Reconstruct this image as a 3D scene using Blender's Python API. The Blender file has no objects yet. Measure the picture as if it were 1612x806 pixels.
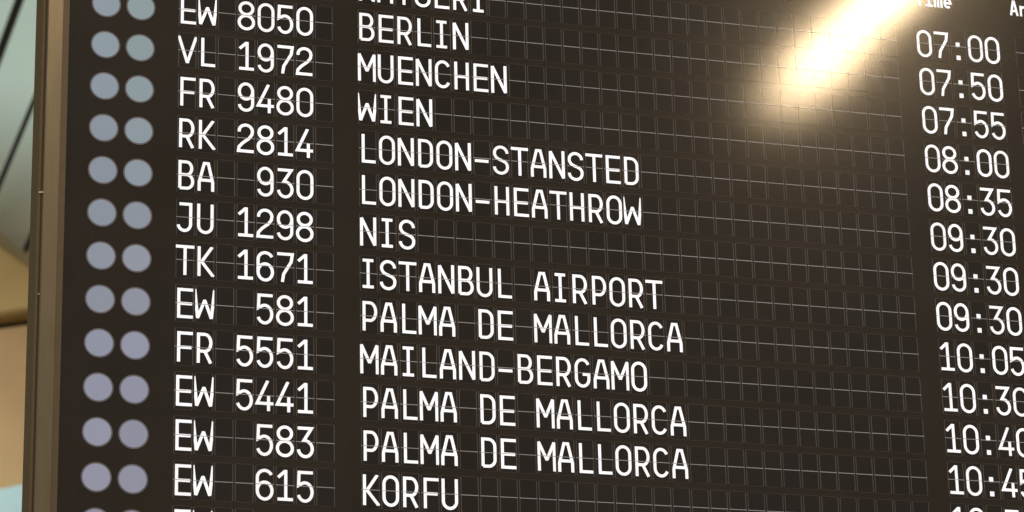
import bpy, bmesh, math, random
from mathutils import Vector, Matrix
from mathutils.geometry import delaunay_2d_cdt

random.seed(7)
S = bpy.context.scene
C = S.collection

# ---------------------------------------------------------------- camera
P = 0.05                       # one character cell is 5 cm wide
ROW = 2.2156                   # row pitch, in cells
Z0 = 4.856                     # height of the split line of the first row
cd = bpy.data.cameras.new('camera')
cam = bpy.data.objects.new('camera', cd)
C.objects.link(cam)
right = Vector((0.95749984, -0.28746932, -0.02356785))
up = Vector((-0.0731893, -0.32118604, 0.9441837))
back = Vector((-0.27899351, -0.90233083, -0.32857526))
m = Matrix((right, up, back)).transposed().to_4x4()
m.translation = Vector((-35.42776 * P, -140.36496 * P, Z0 - 65.11448 * P))
cam.matrix_world = m
cd.sensor_width = 36.0
cd.lens = 4854.01 / 1612.0 * 36.0
cd.clip_start = 0.1
cd.clip_end = 200
cd.dof.use_dof = True
cd.dof.focus_distance = 7.8
cd.dof.aperture_fstop = 4.5
S.camera = cam

# ---------------------------------------------------------------- world: dim warm hall light
W = bpy.data.worlds.new('World')
S.world = W
W.use_nodes = True
bg = W.node_tree.nodes['Background']
bg.inputs['Color'].default_value = (0.98, 0.86, 0.72, 1)
bg.inputs['Strength'].default_value = 0.31
S.view_settings.view_transform = 'Standard'
S.view_settings.look = 'None'
S.view_settings.exposure = 0.0
S.view_settings.gamma = 1.0


# ---------------------------------------------------------------- materials
def lin(c):
    return tuple(((x / 255) / 12.92 if x / 255 <= .04045 else ((x / 255 + .055) / 1.055) ** 2.4) for x in c)


def new_mat(name):
    mt = bpy.data.materials.new(name)
    mt.use_nodes = True
    return mt, mt.node_tree, mt.node_tree.nodes['Principled BSDF']


def board_mat(name, col, rough=0.20, coat=1.0, coat_rough=0.104, emit=None, emit_s=0.0, var=0.0, speck=0.0, mottle=0.0,
              spec=0.17):
    mt, nt, b = new_mat(name)
    N = nt.nodes
    L = nt.links.new
    b.inputs['Roughness'].default_value = rough
    b.inputs['Specular IOR Level'].default_value = spec
    # clear lacquer: a smooth reflecting layer over the black paint
    gl = N.new('ShaderNodeBsdfGlossy')
    gl.distribution = 'BECKMANN'
    gl.inputs['Roughness'].default_value = coat_rough
    fr_ = N.new('ShaderNodeFresnel')
    fr_.inputs['IOR'].default_value = 1.58
    ms = N.new('ShaderNodeMixShader')
    # dust film and wiping marks take some of the shine away
    pg = N.new('ShaderNodeNewGeometry')
    sm = N.new('ShaderNodeTexNoise')
    sm.inputs['Scale'].default_value = 1.6
    sm.inputs['Detail'].default_value = 6
    sm.inputs['Roughness'].default_value = .62
    L(pg.outputs['Position'], sm.inputs['Vector'])
    sr = N.new('ShaderNodeMapRange')
    sr.inputs[1].default_value = .32
    sr.inputs[2].default_value = .68
    sr.inputs[3].default_value = .72
    sr.inputs[4].default_value = 1.22
    L(sm.outputs['Fac'], sr.inputs[0])
    fm = N.new('ShaderNodeMath')
    fm.operation = 'MULTIPLY'
    L(fr_.outputs[0], fm.inputs[0])
    L(sr.outputs[0], fm.inputs[1])
    L(fm.outputs[0], ms.inputs[0])
    L(b.outputs[0], ms.inputs[1])
    L(gl.outputs[0], ms.inputs[2])
    L(ms.outputs[0], N['Material Output'].inputs['Surface'])
    rgb = N.new('ShaderNodeRGB')
    rgb.outputs[0].default_value = (*col, 1)
    out = rgb.outputs[0]
    tc = N.new('ShaderNodeNewGeometry')
    if mottle:
        no = N.new('ShaderNodeTexNoise')
        no.inputs['Scale'].default_value = 2.2
        no.inputs['Detail'].default_value = 3
        L(tc.outputs['Position'], no.inputs['Vector'])
        rp = N.new('ShaderNodeMapRange')
        rp.inputs[1].default_value = .3
        rp.inputs[2].default_value = .7
        rp.inputs[3].default_value = 1 - mottle
        rp.inputs[4].default_value = 1 + mottle
        L(no.outputs['Fac'], rp.inputs[0])
        hs = N.new('ShaderNodeVectorMath')
        hs.operation = 'SCALE'
        L(out, hs.inputs[0])
        L(rp.outputs[0], hs.inputs['Scale'])
        out = hs.outputs[0]
        # coat roughness smears (wiping marks)
        n2 = N.new('ShaderNodeTexNoise')
        n2.inputs['Scale'].default_value = 5.0
        n2.inputs['Detail'].default_value = 4
        L(tc.outputs['Position'], n2.inputs['Vector'])
        r2 = N.new('ShaderNodeMapRange')
        r2.inputs[3].default_value = coat_rough * .9
        r2.inputs[4].default_value = coat_rough * 1.1
        L(n2.outputs['Fac'], r2.inputs[0])
        L(r2.outputs[0], gl.inputs['Roughness'])
    if var:
        oi = N.new('ShaderNodeObjectInfo')
        rp = N.new('ShaderNodeMapRange')
        rp.inputs[3].default_value = 1 - var
        rp.inputs[4].default_value = 1 + var
        L(oi.outputs['Random'], rp.inputs[0])
        hs = N.new('ShaderNodeVectorMath')
        hs.operation = 'SCALE'
        L(out, hs.inputs[0])
        L(rp.outputs[0], hs.inputs['Scale'])
        out = hs.outputs[0]
    if speck:
        vo = N.new('ShaderNodeTexVoronoi')
        vo.inputs['Scale'].default_value = 55
        L(tc.outputs['Position'], vo.inputs['Vector'])
        wn = N.new('ShaderNodeTexWhiteNoise')
        L(vo.outputs['Position'], wn.inputs['Vector'])
        th = N.new('ShaderNodeMath')
        th.operation = 'MULTIPLY'
        th.inputs[1].default_value = 0.075
        L(wn.outputs['Value'], th.inputs[0])
        lt = N.new('ShaderNodeMath')
        lt.operation = 'LESS_THAN'
        L(vo.outputs['Distance'], lt.inputs[0])
        L(th.outputs[0], lt.inputs[1])
        mx = N.new('ShaderNodeMix')
        mx.data_type = 'RGBA'
        mu = N.new('ShaderNodeMath')
        mu.operation = 'MULTIPLY'
        mu.inputs[1].default_value = speck
        L(lt.outputs[0], mu.inputs[0])
        L(mu.outputs[0], mx.inputs[0])
        L(out, mx.inputs[6])
        mx.inputs[7].default_value = (.25, .22, .18, 1)
        out = mx.outputs[2]
    L(out, b.inputs['Base Color'])
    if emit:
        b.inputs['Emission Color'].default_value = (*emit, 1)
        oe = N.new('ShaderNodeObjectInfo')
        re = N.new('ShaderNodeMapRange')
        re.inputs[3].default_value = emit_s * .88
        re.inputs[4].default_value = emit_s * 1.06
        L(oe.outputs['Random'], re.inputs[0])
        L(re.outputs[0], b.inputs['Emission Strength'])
    return mt


M = {}
M['panel'] = board_mat('black_panel', (.0250, .0175, .0110), speck=.4, mottle=.3)
M['flap'] = board_mat('flap_face', (.0150, .0112, .0086), speck=.3, mottle=.25, var=.14)
M['flap_gap'] = board_mat('flap_gap', (.02, .016, .012))
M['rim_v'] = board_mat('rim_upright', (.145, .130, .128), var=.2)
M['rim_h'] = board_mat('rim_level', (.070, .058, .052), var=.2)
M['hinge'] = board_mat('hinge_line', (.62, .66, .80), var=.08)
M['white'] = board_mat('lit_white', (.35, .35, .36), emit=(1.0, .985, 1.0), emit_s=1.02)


M['white'].cycles.emission_sampling = 'NONE'    # the letters light nothing noticeable: keep the noise down


def lamp_mat():
    mt, nt, b = new_mat('lamp_matrix')
    N = nt.nodes
    L = nt.links.new
    tc = N.new('ShaderNodeTexCoord')
    sp = N.new('ShaderNodeSeparateXYZ')
    L(tc.outputs['Object'], sp.inputs[0])
    res = []
    for k, o in (('X', 0), ('Z', 1)):
        mu = N.new('ShaderNodeMath'); mu.operation = 'MULTIPLY'; mu.inputs[1].default_value = 2 * math.pi / (0.0026)
        L(sp.outputs[k], mu.inputs[0])
        si = N.new('ShaderNodeMath'); si.operation = 'SINE'
        L(mu.outputs[0], si.inputs[0])
        res.append(si)
    ad = N.new('ShaderNodeMath'); ad.operation = 'ADD'
    L(res[0].outputs[0], ad.inputs[0]); L(res[1].outputs[0], ad.inputs[1])
    rp = N.new('ShaderNodeMapRange')
    rp.inputs[1].default_value = -2; rp.inputs[2].default_value = 2
    rp.inputs[3].default_value = .80; rp.inputs[4].default_value = 1.0
    L(ad.outputs[0], rp.inputs[0])
    oi = N.new('ShaderNodeObjectInfo')
    hs = N.new('ShaderNodeVectorMath'); hs.operation = 'SCALE'
    L(oi.outputs['Color'], hs.inputs[0]); L(rp.outputs[0], hs.inputs['Scale'])
    L(hs.outputs[0], b.inputs['Base Color'])
    b.inputs['Roughness'].default_value = .35
    b.inputs['Coat Weight'].default_value = .6
    b.inputs['Coat Roughness'].default_value = .12
    L(hs.outputs[0], b.inputs['Emission Color'])
    b.inputs['Emission Strength'].default_value = .16
    return mt


M['lamp'] = lamp_mat()
M['lamp'].cycles.emission_sampling = 'NONE'
M['lamp_rim'] = board_mat('lamp_rim', (.24, .245, .32))


def simple(name, col, rough=.5, metal=0.0, noise=0.0, scale=8, stretch=(1, 1, 1), bump=0.0):
    mt, nt, b = new_mat(name)
    N = nt.nodes
    L = nt.links.new
    b.inputs['Roughness'].default_value = rough
    b.inputs['Metallic'].default_value = metal
    geo = N.new('ShaderNodeNewGeometry')
    mp = N.new('ShaderNodeMapping')
    mp.inputs['Scale'].default_value = stretch
    L(geo.outputs['Position'], mp.inputs[0])
    no = N.new('ShaderNodeTexNoise')
    no.inputs['Scale'].default_value = scale
    no.inputs['Detail'].default_value = 5
    L(mp.outputs[0], no.inputs['Vector'])
    rp = N.new('ShaderNodeMapRange')
    rp.inputs[1].default_value = .3; rp.inputs[2].default_value = .7
    rp.inputs[3].default_value = 1 - noise; rp.inputs[4].default_value = 1 + noise
    L(no.outputs['Fac'], rp.inputs[0])
    rgb = N.new('ShaderNodeRGB'); rgb.outputs[0].default_value = (*col, 1)
    hs = N.new('ShaderNodeVectorMath'); hs.operation = 'SCALE'
    L(rgb.outputs[0], hs.inputs[0]); L(rp.outputs[0], hs.inputs['Scale'])
    L(hs.outputs[0], b.inputs['Base Color'])
    if bump:
        bp = N.new('ShaderNodeBump'); bp.inputs['Strength'].default_value = bump
        L(no.outputs['Fac'], bp.inputs['Height']); L(bp.outputs[0], b.inputs['Normal'])
    return mt


M['frame'] = simple('bronze_frame', (.29, .242, .168), rough=.34, metal=.9, noise=.07, scale=60, stretch=(1, 1, .15))
M['bead'] = simple('dull_bronze_bead', (.17, .135, .085), rough=.5, metal=.3, noise=.06, scale=50)
M['frame_dark'] = simple('frame_groove', (.085, .062, .034), rough=.6)
M['frame_side'] = simple('frame_side', (.20, .158, .10), rough=.9, metal=.0, noise=.06, scale=40)
M['frame_side'].node_tree.nodes['Principled BSDF'].inputs['Specular IOR Level'].default_value = .0
M['clip'] = simple('bright_clip', (.85, .8, .68), rough=.3)
M['bar'] = simple('dark_bar', (.018, .02, .014), rough=.6, noise=.1)
M['tan'] = simple('tan_cladding', (.56, .385, .19), rough=.6, noise=.06, scale=3)
M['gold'] = simple('gold_soffit', (.60, .44, .185), rough=.6, noise=.08, scale=2)
M['olive'] = simple('olive_edge', (.27, .225, .12), rough=.7, noise=.1)
M['teal'] = simple('teal_parapet', (.50, .76, .80), rough=.4, noise=.04)
M['shadow_gap'] = simple('black_gap', (.015, .012, .008), rough=.8)


def emit_mat(name, col, s):
    mt = bpy.data.materials.new(name)
    mt.use_nodes = True
    nt = mt.node_tree
    nt.nodes.clear()
    o = nt.nodes.new('ShaderNodeOutputMaterial')
    e = nt.nodes.new('ShaderNodeEmission')
    e.inputs[0].default_value = (*col, 1)
    e.inputs[1].default_value = s
    nt.links.new(e.outputs[0], o.inputs[0])
    return mt


# ---------------------------------------------------------------- helpers
def mesh(name, verts, faces, mats, idx=None):
    me = bpy.data.meshes.new(name)
    me.from_pydata(verts, [], faces)
    for mt in mats:
        me.materials.append(mt)
    if idx:
        for p, i in zip(me.polygons, idx):
            p.material_index = i
    me.update()
    return me


def obj(name, me, parent=None, loc=(0, 0, 0)):
    o = bpy.data.objects.new(name, me)
    C.objects.link(o)
    o.location = loc
    if parent:
        o.parent = parent
    return o


def tag(o, label=None, cat=None, group=None, kind=None):
    if label: o['label'] = label
    if cat: o['category'] = cat
    if group: o['group'] = group
    if kind: o['kind'] = kind
    return o


class MB:
    def __init__(s):
        s.v, s.f, s.i = [], [], []

    def box(s, a, b, k=0):
        n = len(s.v)
        (x0, y0, z0), (x1, y1, z1) = a, b
        s.v += [(x0, y0, z0), (x1, y0, z0), (x1, y1, z0), (x0, y1, z0), (x0, y0, z1), (x1, y0, z1), (x1, y1, z1), (x0, y1, z1)]
        for q in ((0, 1, 5, 4), (1, 2, 6, 5), (2, 3, 7, 6), (3, 0, 4, 7), (4, 5, 6, 7), (3, 2, 1, 0)):
            s.f.append(tuple(n + j for j in q)); s.i.append(k)

    def face(s, pts, k=0):
        n = len(s.v)
        s.v += pts
        s.f.append(tuple(range(n, n + len(pts)))); s.i.append(k)

    def prism(s, poly, z0, z1, k=0, ks=None):
        """poly: (x,y) loop, extruded along z"""
        n = len(s.v); c = len(poly)
        s.v += [(x, y, z0) for x, y in poly] + [(x, y, z1) for x, y in poly]
        for j in range(c):
            s.f.append((n + j, n + (j + 1) % c, n + c + (j + 1) % c, n + c + j)); s.i.append(ks[j] if ks else k)
        s.f.append(tuple(n + j for j in range(c))[::-1]); s.i.append(k)
        s.f.append(tuple(n + c + j for j in range(c))); s.i.append(k)

    def build(s, name, mats):
        me = mesh(name, s.v, s.f, mats, s.i)
        bm = bmesh.new(); bm.from_mesh(me)
        bmesh.ops.recalc_face_normals(bm, faces=bm.faces[:])
        bm.to_mesh(me); bm.free()
        return me


# ---------------------------------------------------------------- glyphs: strokes in cell units, x 0..1, y -0.77..0.77
SW = 0.15


def arc(cx, cy, rx, ry, a0, a1, n=12):
    return [(cx + rx * math.cos(math.radians(a0 + (a1 - a0) * i / n)), cy + ry * math.sin(math.radians(a0 + (a1 - a0) * i / n)))
            for i in range(n + 1)]


h = 0.69            # centre line of top and bottom strokes
T_ = 0.765          # outer cap height
l, r = .17, .83


def ring(cx, cy, rx, ry, k=1.0):
    return arc(cx, cy, rx, ry, 0, 360, 28)


def stadium(x0, x1, y0, y1, rr):
    R_ = (x1 - x0) / 2
    cx = (x0 + x1) / 2
    return arc(cx, y1 - rr, R_, rr, 0, 180, 14) + arc(cx, y0 + rr, R_, rr, 180, 360, 14) + [(x1, y1 - rr)]


G = {
    'A': [[(.165, -T_), (.165, -.30), (.41, h), (.615, h), (.84, -.30), (.84, -T_)], [(.17, -.195), (.83, -.195)]],
    'B': [[(.20, -h), (.20, h), (.54, h)] + arc(.54, .355, .245, .335, 90, -90, 10) + [(.20, .02)],
          [(.54, .02)] + arc(.55, -.335, .29, .355, 90, -90, 12) + [(.20, -h)]],
    'C': [arc(.50, .30, .33, .39, 22, 180, 12) + arc(.50, -.30, .33, .39, 180, 338, 12)],
    'D': [[(.215, -h), (.215, h), (.50, h)] + arc(.50, .33, .335, .36, 80, 0, 8) + arc(.50, -.33, .335, .36, 0, -80, 8) + [(.50, -h), (.215, -h)]],
    'E': [[(.92, h), (.22, h), (.22, -h), (.92, -h)], [(.22, -.02), (.875, -.02)]],
    'F': [[(.93, h), (.245, h), (.245, -T_)], [(.245, -.03), (.87, -.03)]],
    'G': [arc(.51, .30, .33, .39, 22, 180, 12) + arc(.51, -.30, .33, .39, 180, 360, 14) + [(.84, -.07), (.52, -.07)]],
    'H': [[(.20, T_), (.20, -T_)], [(.81, T_), (.81, -T_)], [(.20, -.035), (.81, -.035)]],
    'I': [[(.475, h), (.475, -h)], [(.20, h), (.75, h)], [(.19, -h), (.76, -h)]],
    'J': [[(.20, h), (.76, h)] + [(.76, -.32)] + arc(.45, -.34, .31, .35, 0, -170, 12)],
    'K': [[(.20, T_), (.20, -T_)], [(.845, T_), (.33, -.02), (.915, -T_)]],
    'L': [[(.275, T_), (.275, -h), (.91, -h)]],
    'M': [[(.115, -T_), (.10, h + .02), (.51, -.20), (.895, h + .02), (.90, -T_)]],
    'N': [[(.155, -T_), (.155, h + .02), (.835, -h - .02), (.835, T_)]],
    'O': [stadium(.175, .85, -.71, .71, .37)],
    'P': [[(.25, -T_), (.25, h), (.55, h)] + arc(.55, .23, .295, .46, 85, -85, 14) + [(.55, -.225), (.25, -.225)]],
    'R': [[(.21, -T_), (.21, h), (.53, h)] + arc(.53, .26, .29, .43, 85, -85, 14) + [(.53, -.165), (.21, -.165)],
          [(.52, -.16), (.82, -T_)]],
    'S': [arc(.50, .37, .335, .335, 0, 180, 12)[0:] + [(.175, .27), (.25, .13), (.38, .04), (.62, -.05), (.77, -.14), (.84, -.28)]
          + arc(.495, -.385, .345, .335, 0, -180, 12)],
    'T': [[(.05, h), (.96, h)], [(.505, h), (.505, -T_)]],
    'U': [[(.155, T_)] + arc(.49, -.35, .335, .365, 180, 360, 14) + [(.825, T_)]],
    'V': [[(.06, T_), (.50, -h + .03), (.94, T_)]],
    'Y': [[(.07, T_), (.50, .02), (.93, T_)], [(.50, .05), (.50, -T_)]],
    'W': [[(.0, T_ + .01), (.155, -h - .01), (.50, .22), (.83, -h - .01), (.985, T_ + .01)]],
    '0': [stadium(.15, .86, -.73, .70, .38)],
    '1': [[(.16, .385), (.50, h + .02), (.535, h + .02), (.535, -h)], [(.135, -h), (.885, -h)]],
    '2': [[(.155, .33)] + arc(.49, .38, .335, .32, 180, 0, 14) + [(.80, .20), (.66, .0), (.33, -.27), (.15, -.48), (.12, -h), (.895, -h)]],
    '3': [[(.12, h), (.80, h), (.42, .06), (.50, .06)] + arc(.50, -.335, .345, .395, 90, -172, 18)],
    '4': [[(.64, T_), (.115, -.39), (.915, -.39)], [(.68, -.0), (.68, -T_)]],
    '5': [[(.87, h), (.19, h), (.165, .03), (.20, .05)] + arc(.48, -.275, .35, .455, 112, -158, 20)],
    '6': [arc(.50, .33, .36, .36, 25, 180, 12) + arc(.50, -.31, .36, .42, 180, 535, 28)],
    '7': [[(.10, h), (.86, h), (.80, .30), (.42, -.36), (.36, -T_)]],
    '8': [ring(.49, .375, .33, .32), ring(.49, -.375, .37, .36)],
    '9': [arc(.49, -.36, .34, .36, 190, 360, 14) + [(.83, .29)] + arc(.49, .29, .34, .41, 0, 360, 28)],
    '-': [[(.12, -.145), (.84, -.145)]],
}
PILL = {'B', 'C', 'D', 'G', 'J', 'O', 'P', 'R', 'S', 'U'} | set('0123456789')


def stroke_poly(pts, w):
    """mitred outline of an open polyline, as separate convex-ish quads plus joint discs"""
    polys = []
    hw = w / 2
    n = len(pts)
    for i in range(n - 1):
        a = Vector(pts[i]); b = Vector(pts[i + 1])
        d = b - a
        if d.length < 1e-5:
            continue
        d.normalize()
        nn = Vector((-d.y, d.x)) * hw
        polys.append([a - nn, b - nn, b + nn, a + nn])
    for i in range(1, n - 1):
        a = Vector(pts[i - 1]); b = Vector(pts[i]); c = Vector(pts[i + 1])
        if (b - a).length < 1e-5 or (c - b).length < 1e-5: continue
        d1 = (b - a).normalized(); d2 = (c - b).normalized()
        cr = d1.x * d2.y - d1.y * d2.x
        if abs(cr) < 1e-3: continue
        sgn = -1 if cr > 0 else 1
        n1 = Vector((-d1.y, d1.x)) * hw * sgn
        n2 = Vector((-d2.y, d2.x)) * hw * sgn
        mid = (n1 + n2)
        cosh_ = mid.length / (2 * hw)
        if cosh_ > .42:
            tip = b + mid.normalized() * (hw / cosh_)
            pl = [b, b + n1, tip, b + n2]
        else:
            pl = [b, b + n1, b + n2]
        if sgn > 0: pl = [pl[0]] + pl[1:][::-1]
        polys.append(pl)
    return polys


def glyph_mesh(ch, w=SW, key=None, tall=1.0, front=None):
    if ch in '.^':
        a, b = {'^': (-.02, .245), '.': (-.775, -.525)}[ch]
        polys = [[Vector(q) for q in ((.355, a), (.585, a), (.585, b), (.355, b))]]
    else:
        polys = []
        for st in G[ch]:
            ww = w
            if ch == 'W':
                ww = w
            polys += stroke_poly(st, ww)
    vs, fs = [], []
    for i, pl in enumerate(polys):
        n = len(vs)
        vs += [Vector((p.x + 1e-5 * math.sin(i * 3.7 + k), p.y + 1e-5 * math.cos(i * 2.3 + k))) for k, p in enumerate(pl)]
        fs.append(list(range(n, n + len(pl))))
    if ch in 'WMNKVA':   # trim strokes to the cap height and the cell
        pass
    cv, ce, cf, _a, _b, of = delaunay_2d_cdt(vs, [], fs, 1, 1e-6)
    bm = bmesh.new()
    lim = T_
    V = [bm.verts.new((p.x * P, 0, p.y * P)) for p in cv]
    for f, src in zip(cf, of):
        if not src: continue
        try:
            bm.faces.new([V[i] for i in f])
        except ValueError:
            pass
    if ch in 'WMNKVYA147':
        for z, s in ((T_ * P, 1), (-T_ * P, -1)):
            bmesh.ops.bisect_plane(bm, geom=bm.verts[:] + bm.edges[:] + bm.faces[:], plane_co=(0, 0, z), plane_no=(0, 0, s), clear_outer=True)
    if ch in 'WMVN':     # letters wider than the flap are cut by its edge
        for x, s in ((.965 * P, 1), (.035 * P, -1)):
            bmesh.ops.bisect_plane(bm, geom=bm.verts[:] + bm.edges[:] + bm.faces[:], plane_co=(x, 0, 0), plane_no=(s, 0, 0), clear_outer=True)
    bmesh.ops.dissolve_limit(bm, angle_limit=.001, verts=bm.verts[:], edges=bm.edges[:])
    bmesh.ops.recalc_face_normals(bm, faces=bm.faces[:])
    for f in bm.faces:
        if f.normal.y > 0: f.normal_flip()
    ret = bmesh.ops.extrude_face_region(bm, geom=bm.faces[:])
    bmesh.ops.translate(bm, verts=[e for e in ret['geom'] if isinstance(e, bmesh.types.BMVert)], vec=(0, -.0004, 0))
    me = bpy.data.meshes.new('character')
    bm.to_mesh(me)
    bm.free()
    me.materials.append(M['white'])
    return me


_gm = {}


def glyph(ch):
    if ch not in _gm:
        _gm[ch] = glyph_mesh(ch)
    return _gm[ch]


# ---------------------------------------------------------------- board cabinet
board = obj('departure_board', None, None, (0, 0, Z0))
tag(board, 'large black airport departure board listing flights in white characters, with bronze side frame', 'departure board')

UL, UR = -14.69, 45.0              # panel from the frame to well beyond the right edge of the picture
VT, VB = 3.6 * 1.0, -15.6 * ROW    # top above first row, bottom
mb = MB()
mb.box((UL * P, 0, VB * P), (UR * P, .10, (VT + 3) * P))
obj('back_panel', mb.build('back_panel', [M['panel']]), board)

# side frame, profile in x/y extruded along z
z0, z1 = (VB - 1.0) * P, (VT + 4.0) * P
mb = MB()
prof = [(-15.80, 2.1), (-15.80, -.30), (-15.74, -.36), (-15.03, -.36), (-15.02, -.33), (-15.02, 2.1)]
prof = [(x * P, y * P) for x, y in prof]
mb.prism(prof[::-1] if False else prof, z0, z1, 0)
fr = obj('side_frame', mb.build('side_frame', [M['frame']]), board)
mb = MB()
mb.prism([(x * P, y * P) for x, y in ((-15.015, 2.1), (-15.015, -.30), (-14.72, -.30), (-14.70, -.28), (-14.70, 2.1))], z0, z1, 0)
obj('inner_bead', mb.build('inner_bead', [M['bead']]), board)
mb = MB()
mb.box((-15.86 * P, -.24 * P, z0), (-15.803 * P, .1 * P, z1))
obj('frame_groove', mb.build('frame_groove', [M['frame_dark']]), board)
mb = MB()
mb.prism([(x * P, y * P) for x, y in ((-16.02, 2.1), (-16.04, -.20), (-16.0, -.27), (-15.9, -.27), (-15.863, -.22), (-15.863, 2.1))], z0, z1, 0)
obj('side_cover', mb.build('side_cover', [M['frame_side']]), board)
mb = MB()
mb.box(((UL - .0) * P, -.36 * P, (VT + 3.05) * P), (UR * P, 2.1 * P, (VT + 4) * P))
obj('top_frame', mb.build('top_frame', [M['frame']]), board)
mb = MB()
mb.box(((UL - .0) * P, -.36 * P, (VB - 1) * P), (UR * P, 2.1 * P, (VB - .05) * P))
obj('bottom_frame', mb.build('bottom_frame', [M['frame']]), board)
for v, w, xa, xb in ((5.73, .16, -15.99, -15.76), (8.07, .10, -15.88, -15.79)):
    mb = MB()
    zc = -v * ROW * P
    mb.prism([(xa * P, -.25 * P), (xa * P - .0001, -.31 * P), (xb * P, -.39 * P), (xb * P, -.35 * P)], zc - .045 * P * w / .2, zc + .045 * P * w / .2, 0)
    obj('frame_clip', mb.build('frame_clip', [M['clip']]), board)


# ---------------------------------------------------------------- character cells
def cell_mesh():
    b = MB()
    x0, x1, t = .045, .955, .965
    c = .055
    g = .012                      # half split gap
    yf = -.012                    # face of the flaps, in front of the panel (cell units)
    # upper and lower flap plates
    for s in (1, -1):
        poly = [(x0, s * g), (x1, s * g), (x1, s * (t - c)), (x1 - c, s * t), (x0 + c, s * t), (x0, s * (t - c))]
        if s > 0: poly = poly[::-1]
        n = len(b.v); k = len(poly)
        b.v += [(x, yf, z) for x, z in poly] + [(x, -.001, z) for x, z in poly]
        b.f.append(tuple(n + j for j in range(k))[::-1]); b.i.append(0)
        for j in range(k):
            b.f.append((n + j, n + (j + 1) % k, n + k + (j + 1) % k, n + k + j)); b.i.append(0)
    # rim: raised edge following the outline
    out = [(x0, -(t - c)), (x0 + c, -t), (x1 - c, -t), (x1, -(t - c)), (x1, t - c), (x1 - c, t), (x0 + c, t), (x0, t - c)]
    wv, wh = .036, .034
    inn = [(x0 + wv, -(t - c)), (x0 + c + .01, -t + wh), (x1 - c - .01, -t + wh), (x1 - wv, -(t - c)), (x1 - wv, t - c),
           (x1 - c - .01, t - wh), (x0 + c + .01, t - wh), (x0 + wv, t - c)]
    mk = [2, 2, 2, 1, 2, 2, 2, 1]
    yr = -.016
    for j in range(8):
        a, d = j, (j + 1) % 8
        n = len(b.v)
        b.v += [(out[a][0], yr, out[a][1]), (out[d][0], yr, out[d][1]), (inn[d][0], yr, inn[d][1]), (inn[a][0], yr, inn[a][1]),
                (out[a][0], -.001, out[a][1]), (out[d][0], -.001, out[d][1]), (inn[d][0], yf, inn[d][1]), (inn[a][0], yf, inn[a][1])]
        b.f += [(n, n + 1, n + 2, n + 3), (n, n + 4, n + 5, n + 1), (n + 3, n + 2, n + 6, n + 7)]
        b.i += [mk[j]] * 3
    # hinge wire across the split
    b.box((x0 - .004, -.036, -.0165), (x1 + .004, -.024, .0165), 3)
    b.v = [(x * P, y * P, z * P) for x, y, z in b.v]
    me = b.build('cell', [M['flap'], M['rim_v'], M['rim_h'], M['hinge']])
    bm = bmesh.new(); bm.from_mesh(me)
    bm.normal_update()
    for f in bm.faces:      # open shells: make every front face look out of the board
        c = f.calc_center_median()
        if f.normal.y > .5 and c.y < -.0008 and abs(f.normal.y) > .9 and abs(c.y + .024 * P) > 1e-5:
            f.normal_flip()
    bm.to_mesh(me); bm.free()
    return me


CELL = cell_mesh()
F_ = -9.231
T0 = 31.087
N0 = 36.973
rows = [
    ('', 'KAYSERI', '07:00'),
    ('EW 8050', 'BERLIN', '07:50'),
    ('VL 1972', 'MUENCHEN', '07:55'),
    ('FR 9480', 'WIEN', '08:00'),
    ('RK 2814', 'LONDON-STANSTED', '08:35'),
    ('BA  930', 'LONDON-HEATHROW', '09:30'),
    ('JU 1298', 'NIS', '09:30'),
    ('TK 1671', 'ISTANBUL AIRPORT', '09:30'),
    ('EW  581', 'PALMA DE MALLORCA', '10:05'),
    ('FR 5551', 'MAILAND-BERGAMO', '10:30'),
    ('EW 5441', 'PALMA DE MALLORCA', '10:40'),
    ('EW  583', 'PALMA DE MALLORCA', '10:45'),
    ('EW  615', 'KORFU', '10:50'),
    ('EW', '', ''),
]
blank = []
for ri, (fl, de, ti) in enumerate(rows):
    z = -ri * ROW * P
    blocks = [(F_, 8, fl, 1.0), (0.0, 30, de, 1.0), (T0, 5, ti, 1.006)]
    if ri <= 2:
        blocks.append((N0, 1, '', 1.0))
    for base, n, txt, pitch in blocks:
        if ri == 13 and base != F_ and base != 0.0:
            continue
        for k in range(n):
            # row 13 is out of the picture except for its first cells
            if ri == 13 and not (base == F_ and k <= 3):
                continue
            ch = txt[k] if k < len(txt) else ' '
            x = (base + k * pitch) * P
            if ch == ' ':
                blank.append((x, z))
                continue
            c = obj('character_cell', CELL, board, (x, 0, z))
            if ch == ':':
                for q in '^.':
                    obj('colon_dot', glyph(q), c, (0, -.0145 * P, 0))
                continue
            g = obj('digit' if ch.isdigit() else 'hyphen' if ch == '-' else 'letter', glyph(ch), c,
                    (0, -.0145 * P, 0))
# empty cells: the 300 nearest the camera (and so the largest) one by one, the rest joined
cp = m.translation
blank.sort(key=lambda q: (Vector((q[0], 0, q[1] + Z0)) - cp).length)
for x, z in blank[:300]:
    obj('blank_cell', CELL, board, (x, 0, z))
if blank[300:]:
    bm = bmesh.new()
    for x, z in blank[300:]:
        n = len(bm.verts)
        bm.from_mesh(CELL)
        bm.verts.ensure_lookup_table()
        for vtx in bm.verts[n:]:
            vtx.co += Vector((x, 0, z))
    me = bpy.data.meshes.new('far_blank_cells')
    bm.to_mesh(me); bm.free()
    for mt in CELL.materials: me.materials.append(mt)
    tag(obj('far_blank_cells', me, board), kind='stuff')


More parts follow.
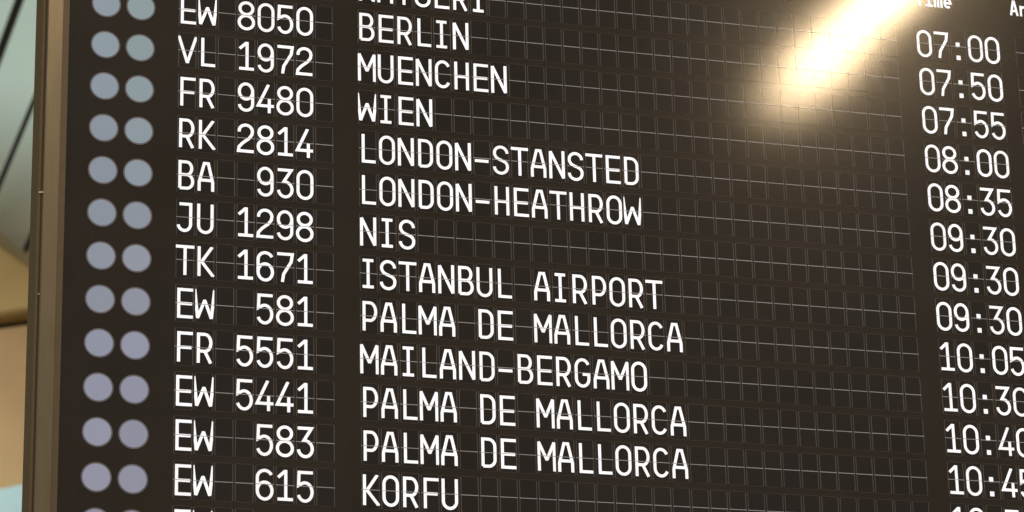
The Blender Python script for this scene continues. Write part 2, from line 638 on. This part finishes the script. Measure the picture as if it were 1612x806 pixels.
# ---------------------------------------------------------------- status lamps, two per row
def disc_mesh():
    b = MB()
    n = 48
    R0, R1, R2 = .742, .70, .66
    def rg(rr, y):
        s = len(b.v)
        b.v.extend([(rr * math.cos(2 * math.pi * i / n), y, rr * math.sin(2 * math.pi * i / n)) for i in range(n)])
        return s
    a = rg(R0, -.001); c = rg(R0 - .004, -.030); d = rg(R1, -.030); e = rg(R2, -.0292)
    for (p, q, k) in ((a, c, 1), (c, d, 1), (d, e, 1)):
        for i in range(n):
            j = (i + 1) % n
            b.f.append((p + i, p + j, q + j, q + i)); b.i.append(k)
    b.f.append(tuple(e + i for i in range(n))); b.i.append(0)
    b.v = [(x * P, y * P, z * P) for x, y, z in b.v]
    me = b.build('indicator_lamp', [M['lamp'], M['lamp_rim']])
    bm = bmesh.new(); bm.from_mesh(me); bmesh.ops.recalc_face_normals(bm, faces=bm.faces[:])
    if sum(f.normal.y * f.calc_area() for f in bm.faces) > 0:
        bmesh.ops.reverse_faces(bm, faces=bm.faces[:])
    bm.to_mesh(me); bm.free()
    return me


DISC = disc_mesh()
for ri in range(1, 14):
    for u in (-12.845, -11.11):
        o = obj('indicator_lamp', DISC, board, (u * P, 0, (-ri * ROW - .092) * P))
        # skylight reflection painted into lamp colour: teal on upper ones, mostly right column
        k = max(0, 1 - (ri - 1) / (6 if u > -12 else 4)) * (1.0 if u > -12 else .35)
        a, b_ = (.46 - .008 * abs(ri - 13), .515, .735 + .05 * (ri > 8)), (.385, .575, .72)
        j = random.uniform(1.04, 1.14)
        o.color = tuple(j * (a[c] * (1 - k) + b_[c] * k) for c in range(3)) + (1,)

# ---------------------------------------------------------------- column headings (bold small letters)
H = {
    'T': [[(.02, .83), (.48, .83)], [(.25, .83), (.25, 0)]],
    'i': [[(.10, .55), (.27, .55), (.27, .065)], [(.05, .065), (.47, .065)], [(.19, .82), (.34, .82)]],
    'm': [[(.055, .62), (.055, 0)], [(.055, .56), (.17, .56), (.25, .50), (.25, 0)], [(.25, .50), (.34, .56), (.42, .52), (.445, .44), (.445, 0)]],
    'e': [[(.08, .31), (.42, .31)] + arc(.25, .31, .175, .25, 0, 310, 16)],
    'A': [[(.055, 0), (.22, .84), (.28, .84), (.445, 0)], [(.10, .27), (.40, .27)]],
    'r': [[(.10, .62), (.10, 0)], [(.10, .42), (.22, .55), (.42, .55)]],
}


def header(word, u, v):
    out = []
    for k, ch in enumerate(word):
        polys = []
        for st in H[ch]:
            polys += stroke_poly(st, .125)
        vs, fs = [], []
        for i, pl in enumerate(polys):
            n = len(vs)
            vs += [Vector((p.x + 1e-5 * math.sin(i + kk), p.y + 1e-5 * math.cos(i + kk))) for kk, p in enumerate(pl)]
            fs.append(list(range(n, n + len(pl))))
        cv, ce, cf, _a, _b, of = delaunay_2d_cdt(vs, [], fs, 1, 1e-6)
        bm = bmesh.new()
        V = [bm.verts.new((p.x * P, 0, p.y * P)) for p in cv]
        for f, src in zip(cf, of):
            if src: bm.faces.new([V[i] for i in f])
        bmesh.ops.recalc_face_normals(bm, faces=bm.faces[:])
        for f in bm.faces:
            if f.normal.y > 0: f.normal_flip()
        ret = bmesh.ops.extrude_face_region(bm, geom=bm.faces[:])
        bmesh.ops.translate(bm, verts=[e for e in ret['geom'] if isinstance(e, bmesh.types.BMVert)], vec=(0, -.0004, 0))
        me = bpy.data.meshes.new('heading_letter'); bm.to_mesh(me); bm.free()
        me.materials.append(M['white'])
        obj('heading_letter', me, board, ((u + k * .56) * P, -.001, -v * ROW * P))


header('Time', 31.22, -1.0)
header('Ar', 36.87, -.995)

# ---------------------------------------------------------------- ceiling luminaires (first seen as reflection in the board, others added)
def luminaire(name, label, x, ya, yb, z, w, strength, col, dim_end=0.0):
    t = obj(name, None, None, (x, (ya + yb) / 2, z))
    tag(t, label, 'ceiling light', 'strip lights under the hall ceiling, seen and added')
    L_ = abs(yb - ya) / 2
    b = MB()
    b.box((-w / 2, -L_, 0), (w / 2, L_, .012))
    obj('diffuser', b.build('diffuser', [emit_mat('warm_light', col, strength)]), t)
    if dim_end:
        b = MB()
        b.box((-w / 2, -L_ - dim_end, 0), (w / 2, -L_ - .002, .012))
        obj('end_diffuser', b.build('end_diffuser', [emit_mat('dim_warm_light', col, strength * .3)]), t)
        L_ += dim_end
    b = MB()
    b.box((-w / 2 - .02, -L_ - .02, .014), (w / 2 + .02, L_ + .02, .09))
    obj('housing', b.build('housing', [M['bar']]), t)
    for yy in (-L_ * .7, L_ * .7):
        b = MB()
        b.box((-.004, yy - .004, .09), (.004, yy + .004, 1.4))
        obj('suspension_rod', b.build('suspension_rod', [M['bar']]), t)
    return t


luminaire('strip_light', 'long warm strip light hanging before the board, seen as the bright glare upper right', 3.80, -6.1, -4.35, 7.4, .18, 118.0, (1.0, .73, .43), .36)

luminaire('strip_light', 'added strip light, unseen, above and before the left end of the board', -.45, -4.7, -2.2, 7.4, .15, 42.0, (1.0, .80, .55))  # added out of view to brighten the upper end of the side frame

luminaire('strip_light', 'added white strip light, unseen, behind the board, out to its left', -2.0, 8.0, 11.0, 8.2, .15, 225.0, (1.0, .95, .90))  # added out of view to lift the wall, soffit and parapet

# ---------------------------------------------------------------- hall behind the board
YB = 12.0


def ray(px, py, Y=YB):
    """point of the hall's rear wall plane"""
    d = right * ((px - 806) / 4854.01) + up * (-(py - 403) / 4854.01) - back
    s = (Y - cp.y) / d.y
    return cp + d * s


def slab(name, pts, thick, mat, parent=None, y=0.0):
    """outline (x, z) at depth y, extruded backwards"""
    b = MB()
    n = len(pts)
    b.v = [(x, y, z) for x, z in pts] + [(x, y + thick, z) for x, z in pts]
    b.f = [tuple(range(n)), tuple(range(n, 2 * n))[::-1]] + [(i, n + i, n + (i + 1) % n, (i + 1) % n) for i in range(n)]
    b.i = [0] * len(b.f)
    me = b.build(name, [mat])
    bm = bmesh.new(); bm.from_mesh(me); bmesh.ops.recalc_face_normals(bm, faces=bm.faces[:]); bm.to_mesh(me); bm.free()
    return obj(name, me, parent)


# heights on that wall taken at the board's left edge
XL, XR = -5.0, 3.0


def line_z(p0, p1, Y=YB):
    a = ray(*p0, Y); b = ray(*p1, Y)
    k = (b.z - a.z) / (b.x - a.x)
    return lambda x: a.z + k * (x - a.x)


zt = line_z((0, 770), (43, 761), YB + -.05)
zg0 = line_z((0, 518), (55, 510), YB + .3)
zg1 = line_z((0, 490), (55, 482), YB + .2)
ze0 = line_z((0, 388), (55, 428), YB + .2)
ze1 = line_z((0, 366), (55, 408), YB + .15)

par = slab('parapet', [(XL, zt(XL) - 3), (XR, zt(XR) - 3), (XR, zt(XR)), (XL, zt(XL))], .3, M['teal'], y=YB - .05)
tag(par, 'pale turquoise gallery parapet at the lower left behind the board', 'parapet')
wl = slab('clad_wall', [(XL, zt(XL) - .2), (XR, zt(XR) - .2), (XR, zg0(XR)), (XL, zg0(XL))], .4, M['tan'], y=YB + .3)
tag(wl, 'blurred tan clad wall panel above the turquoise parapet', 'wall')
gp = slab('ceiling_gap', [(XL, zg0(XL) - .1), (XR, zg0(XR) - .1), (XR, zg1(XR) + .1), (XL, zg1(XL) + .1)], .1, M['shadow_gap'], y=YB + .75)
tag(gp, 'black shadow joint between the tan wall and golden soffit', 'joint')
sf = obj('soffit', None, None, (0, 0, 0))
tag(sf, 'golden beige sloping soffit with olive edge under the skylight', 'soffit')
slab('soffit_face', [(XL, zg1(XL)), (XR, zg1(XR)), (XR, zg1(XR) + .3), (ray(120, 0).x, ze0(ray(120, 0).x)), (ray(-40, 0).x, ze0(ray(-40, 0).x)), (XL, ze0(XL))], .3, M['gold'], sf, y=YB + .2)
slab('soffit_edge', [(XL, ze0(XL)), (ray(120, 0).x, ze0(ray(120, 0).x)), (ray(120, 0).x, ze1(ray(120, 0).x)), (XL, ze1(XL))], .25, M['olive'], sf, y=YB + .15)

sky = slab('sky_backdrop', [(-14, 4), (16, 4), (16, 22), (-14, 22)], .05, emit_mat('overcast_daylight', (.41, .475, .43), 1.36), y=YB + 6)
tag(sky, kind='structure')
glz = obj('skylight', None, None, (0, 0, 0))
tag(glz, 'pale green skylight glazing crossed by dark diagonal bars at upper left', 'skylight')


def graded_glass():
    mt, nt, b = new_mat('graded_glass')
    nt.nodes.remove(b)
    N = nt.nodes; L = nt.links.new
    o = N['Material Output']
    tr = N.new('ShaderNodeBsdfTransparent'); tr.inputs[0].default_value = (.93, .97, .94, 1)
    df = N.new('ShaderNodeBsdfDiffuse'); df.inputs[0].default_value = (.62, .58, .45, 1)
    mx = N.new('ShaderNodeMixShader')
    geo = N.new('ShaderNodeNewGeometry')
    no = N.new('ShaderNodeTexNoise'); no.inputs['Scale'].default_value = 1.1
    L(geo.outputs['Position'], no.inputs['Vector'])
    sp = N.new('ShaderNodeSeparateXYZ'); L(geo.outputs['Position'], sp.inputs[0])
    # more opaque beige towards the low edge of the glazing
    rp = N.new('ShaderNodeMapRange'); rp.interpolation_type = 'SMOOTHSTEP'
    rp.inputs[1].default_value = ray(30, 380).z; rp.inputs[2].default_value = ray(30, 60).z
    rp.inputs[3].default_value = .78; rp.inputs[4].default_value = .10
    L(sp.outputs['Z'], rp.inputs[0])
    ad = N.new('ShaderNodeMath'); ad.operation = 'MULTIPLY_ADD'; ad.inputs[1].default_value = .12; ad.use_clamp = True
    L(no.outputs['Fac'], ad.inputs[0]); L(rp.outputs[0], ad.inputs[2])
    L(ad.outputs[0], mx.inputs[0]); L(tr.outputs[0], mx.inputs[1]); L(df.outputs[0], mx.inputs[2])
    L(mx.outputs[0], o.inputs[0])
    return mt


slab('pane', [(XL, ze1(XL)), (ray(120, 0).x, ze1(ray(120, 0).x)), (ray(120, 0).x, ray(120, -300).z), (XL, ray(0, -300).z)], .02, graded_glass(), glz, y=YB + .55)


def mullion(p0, p1, w, y):
    a = ray(*p0, y); b = ray(*p1, y)
    d = Vector((b.x - a.x, b.z - a.z)).normalized()
    n = Vector((-d.y, d.x)) * w / 2
    a2 = Vector((a.x, a.z)); b2 = Vector((b.x, b.z))
    pts = [tuple(a2 - n), tuple(b2 - n), tuple(b2 + n), tuple(a2 + n)]
    slab('glazing_bar', pts, .06, M['bar'], glz, y=y)


mullion((-60, 246), (71, -110), .060, YB + .33)
mullion((-20, 336), (110, 23), .036, YB + .33)
mullion((37, 402), (130, 185), .042, YB + .33)
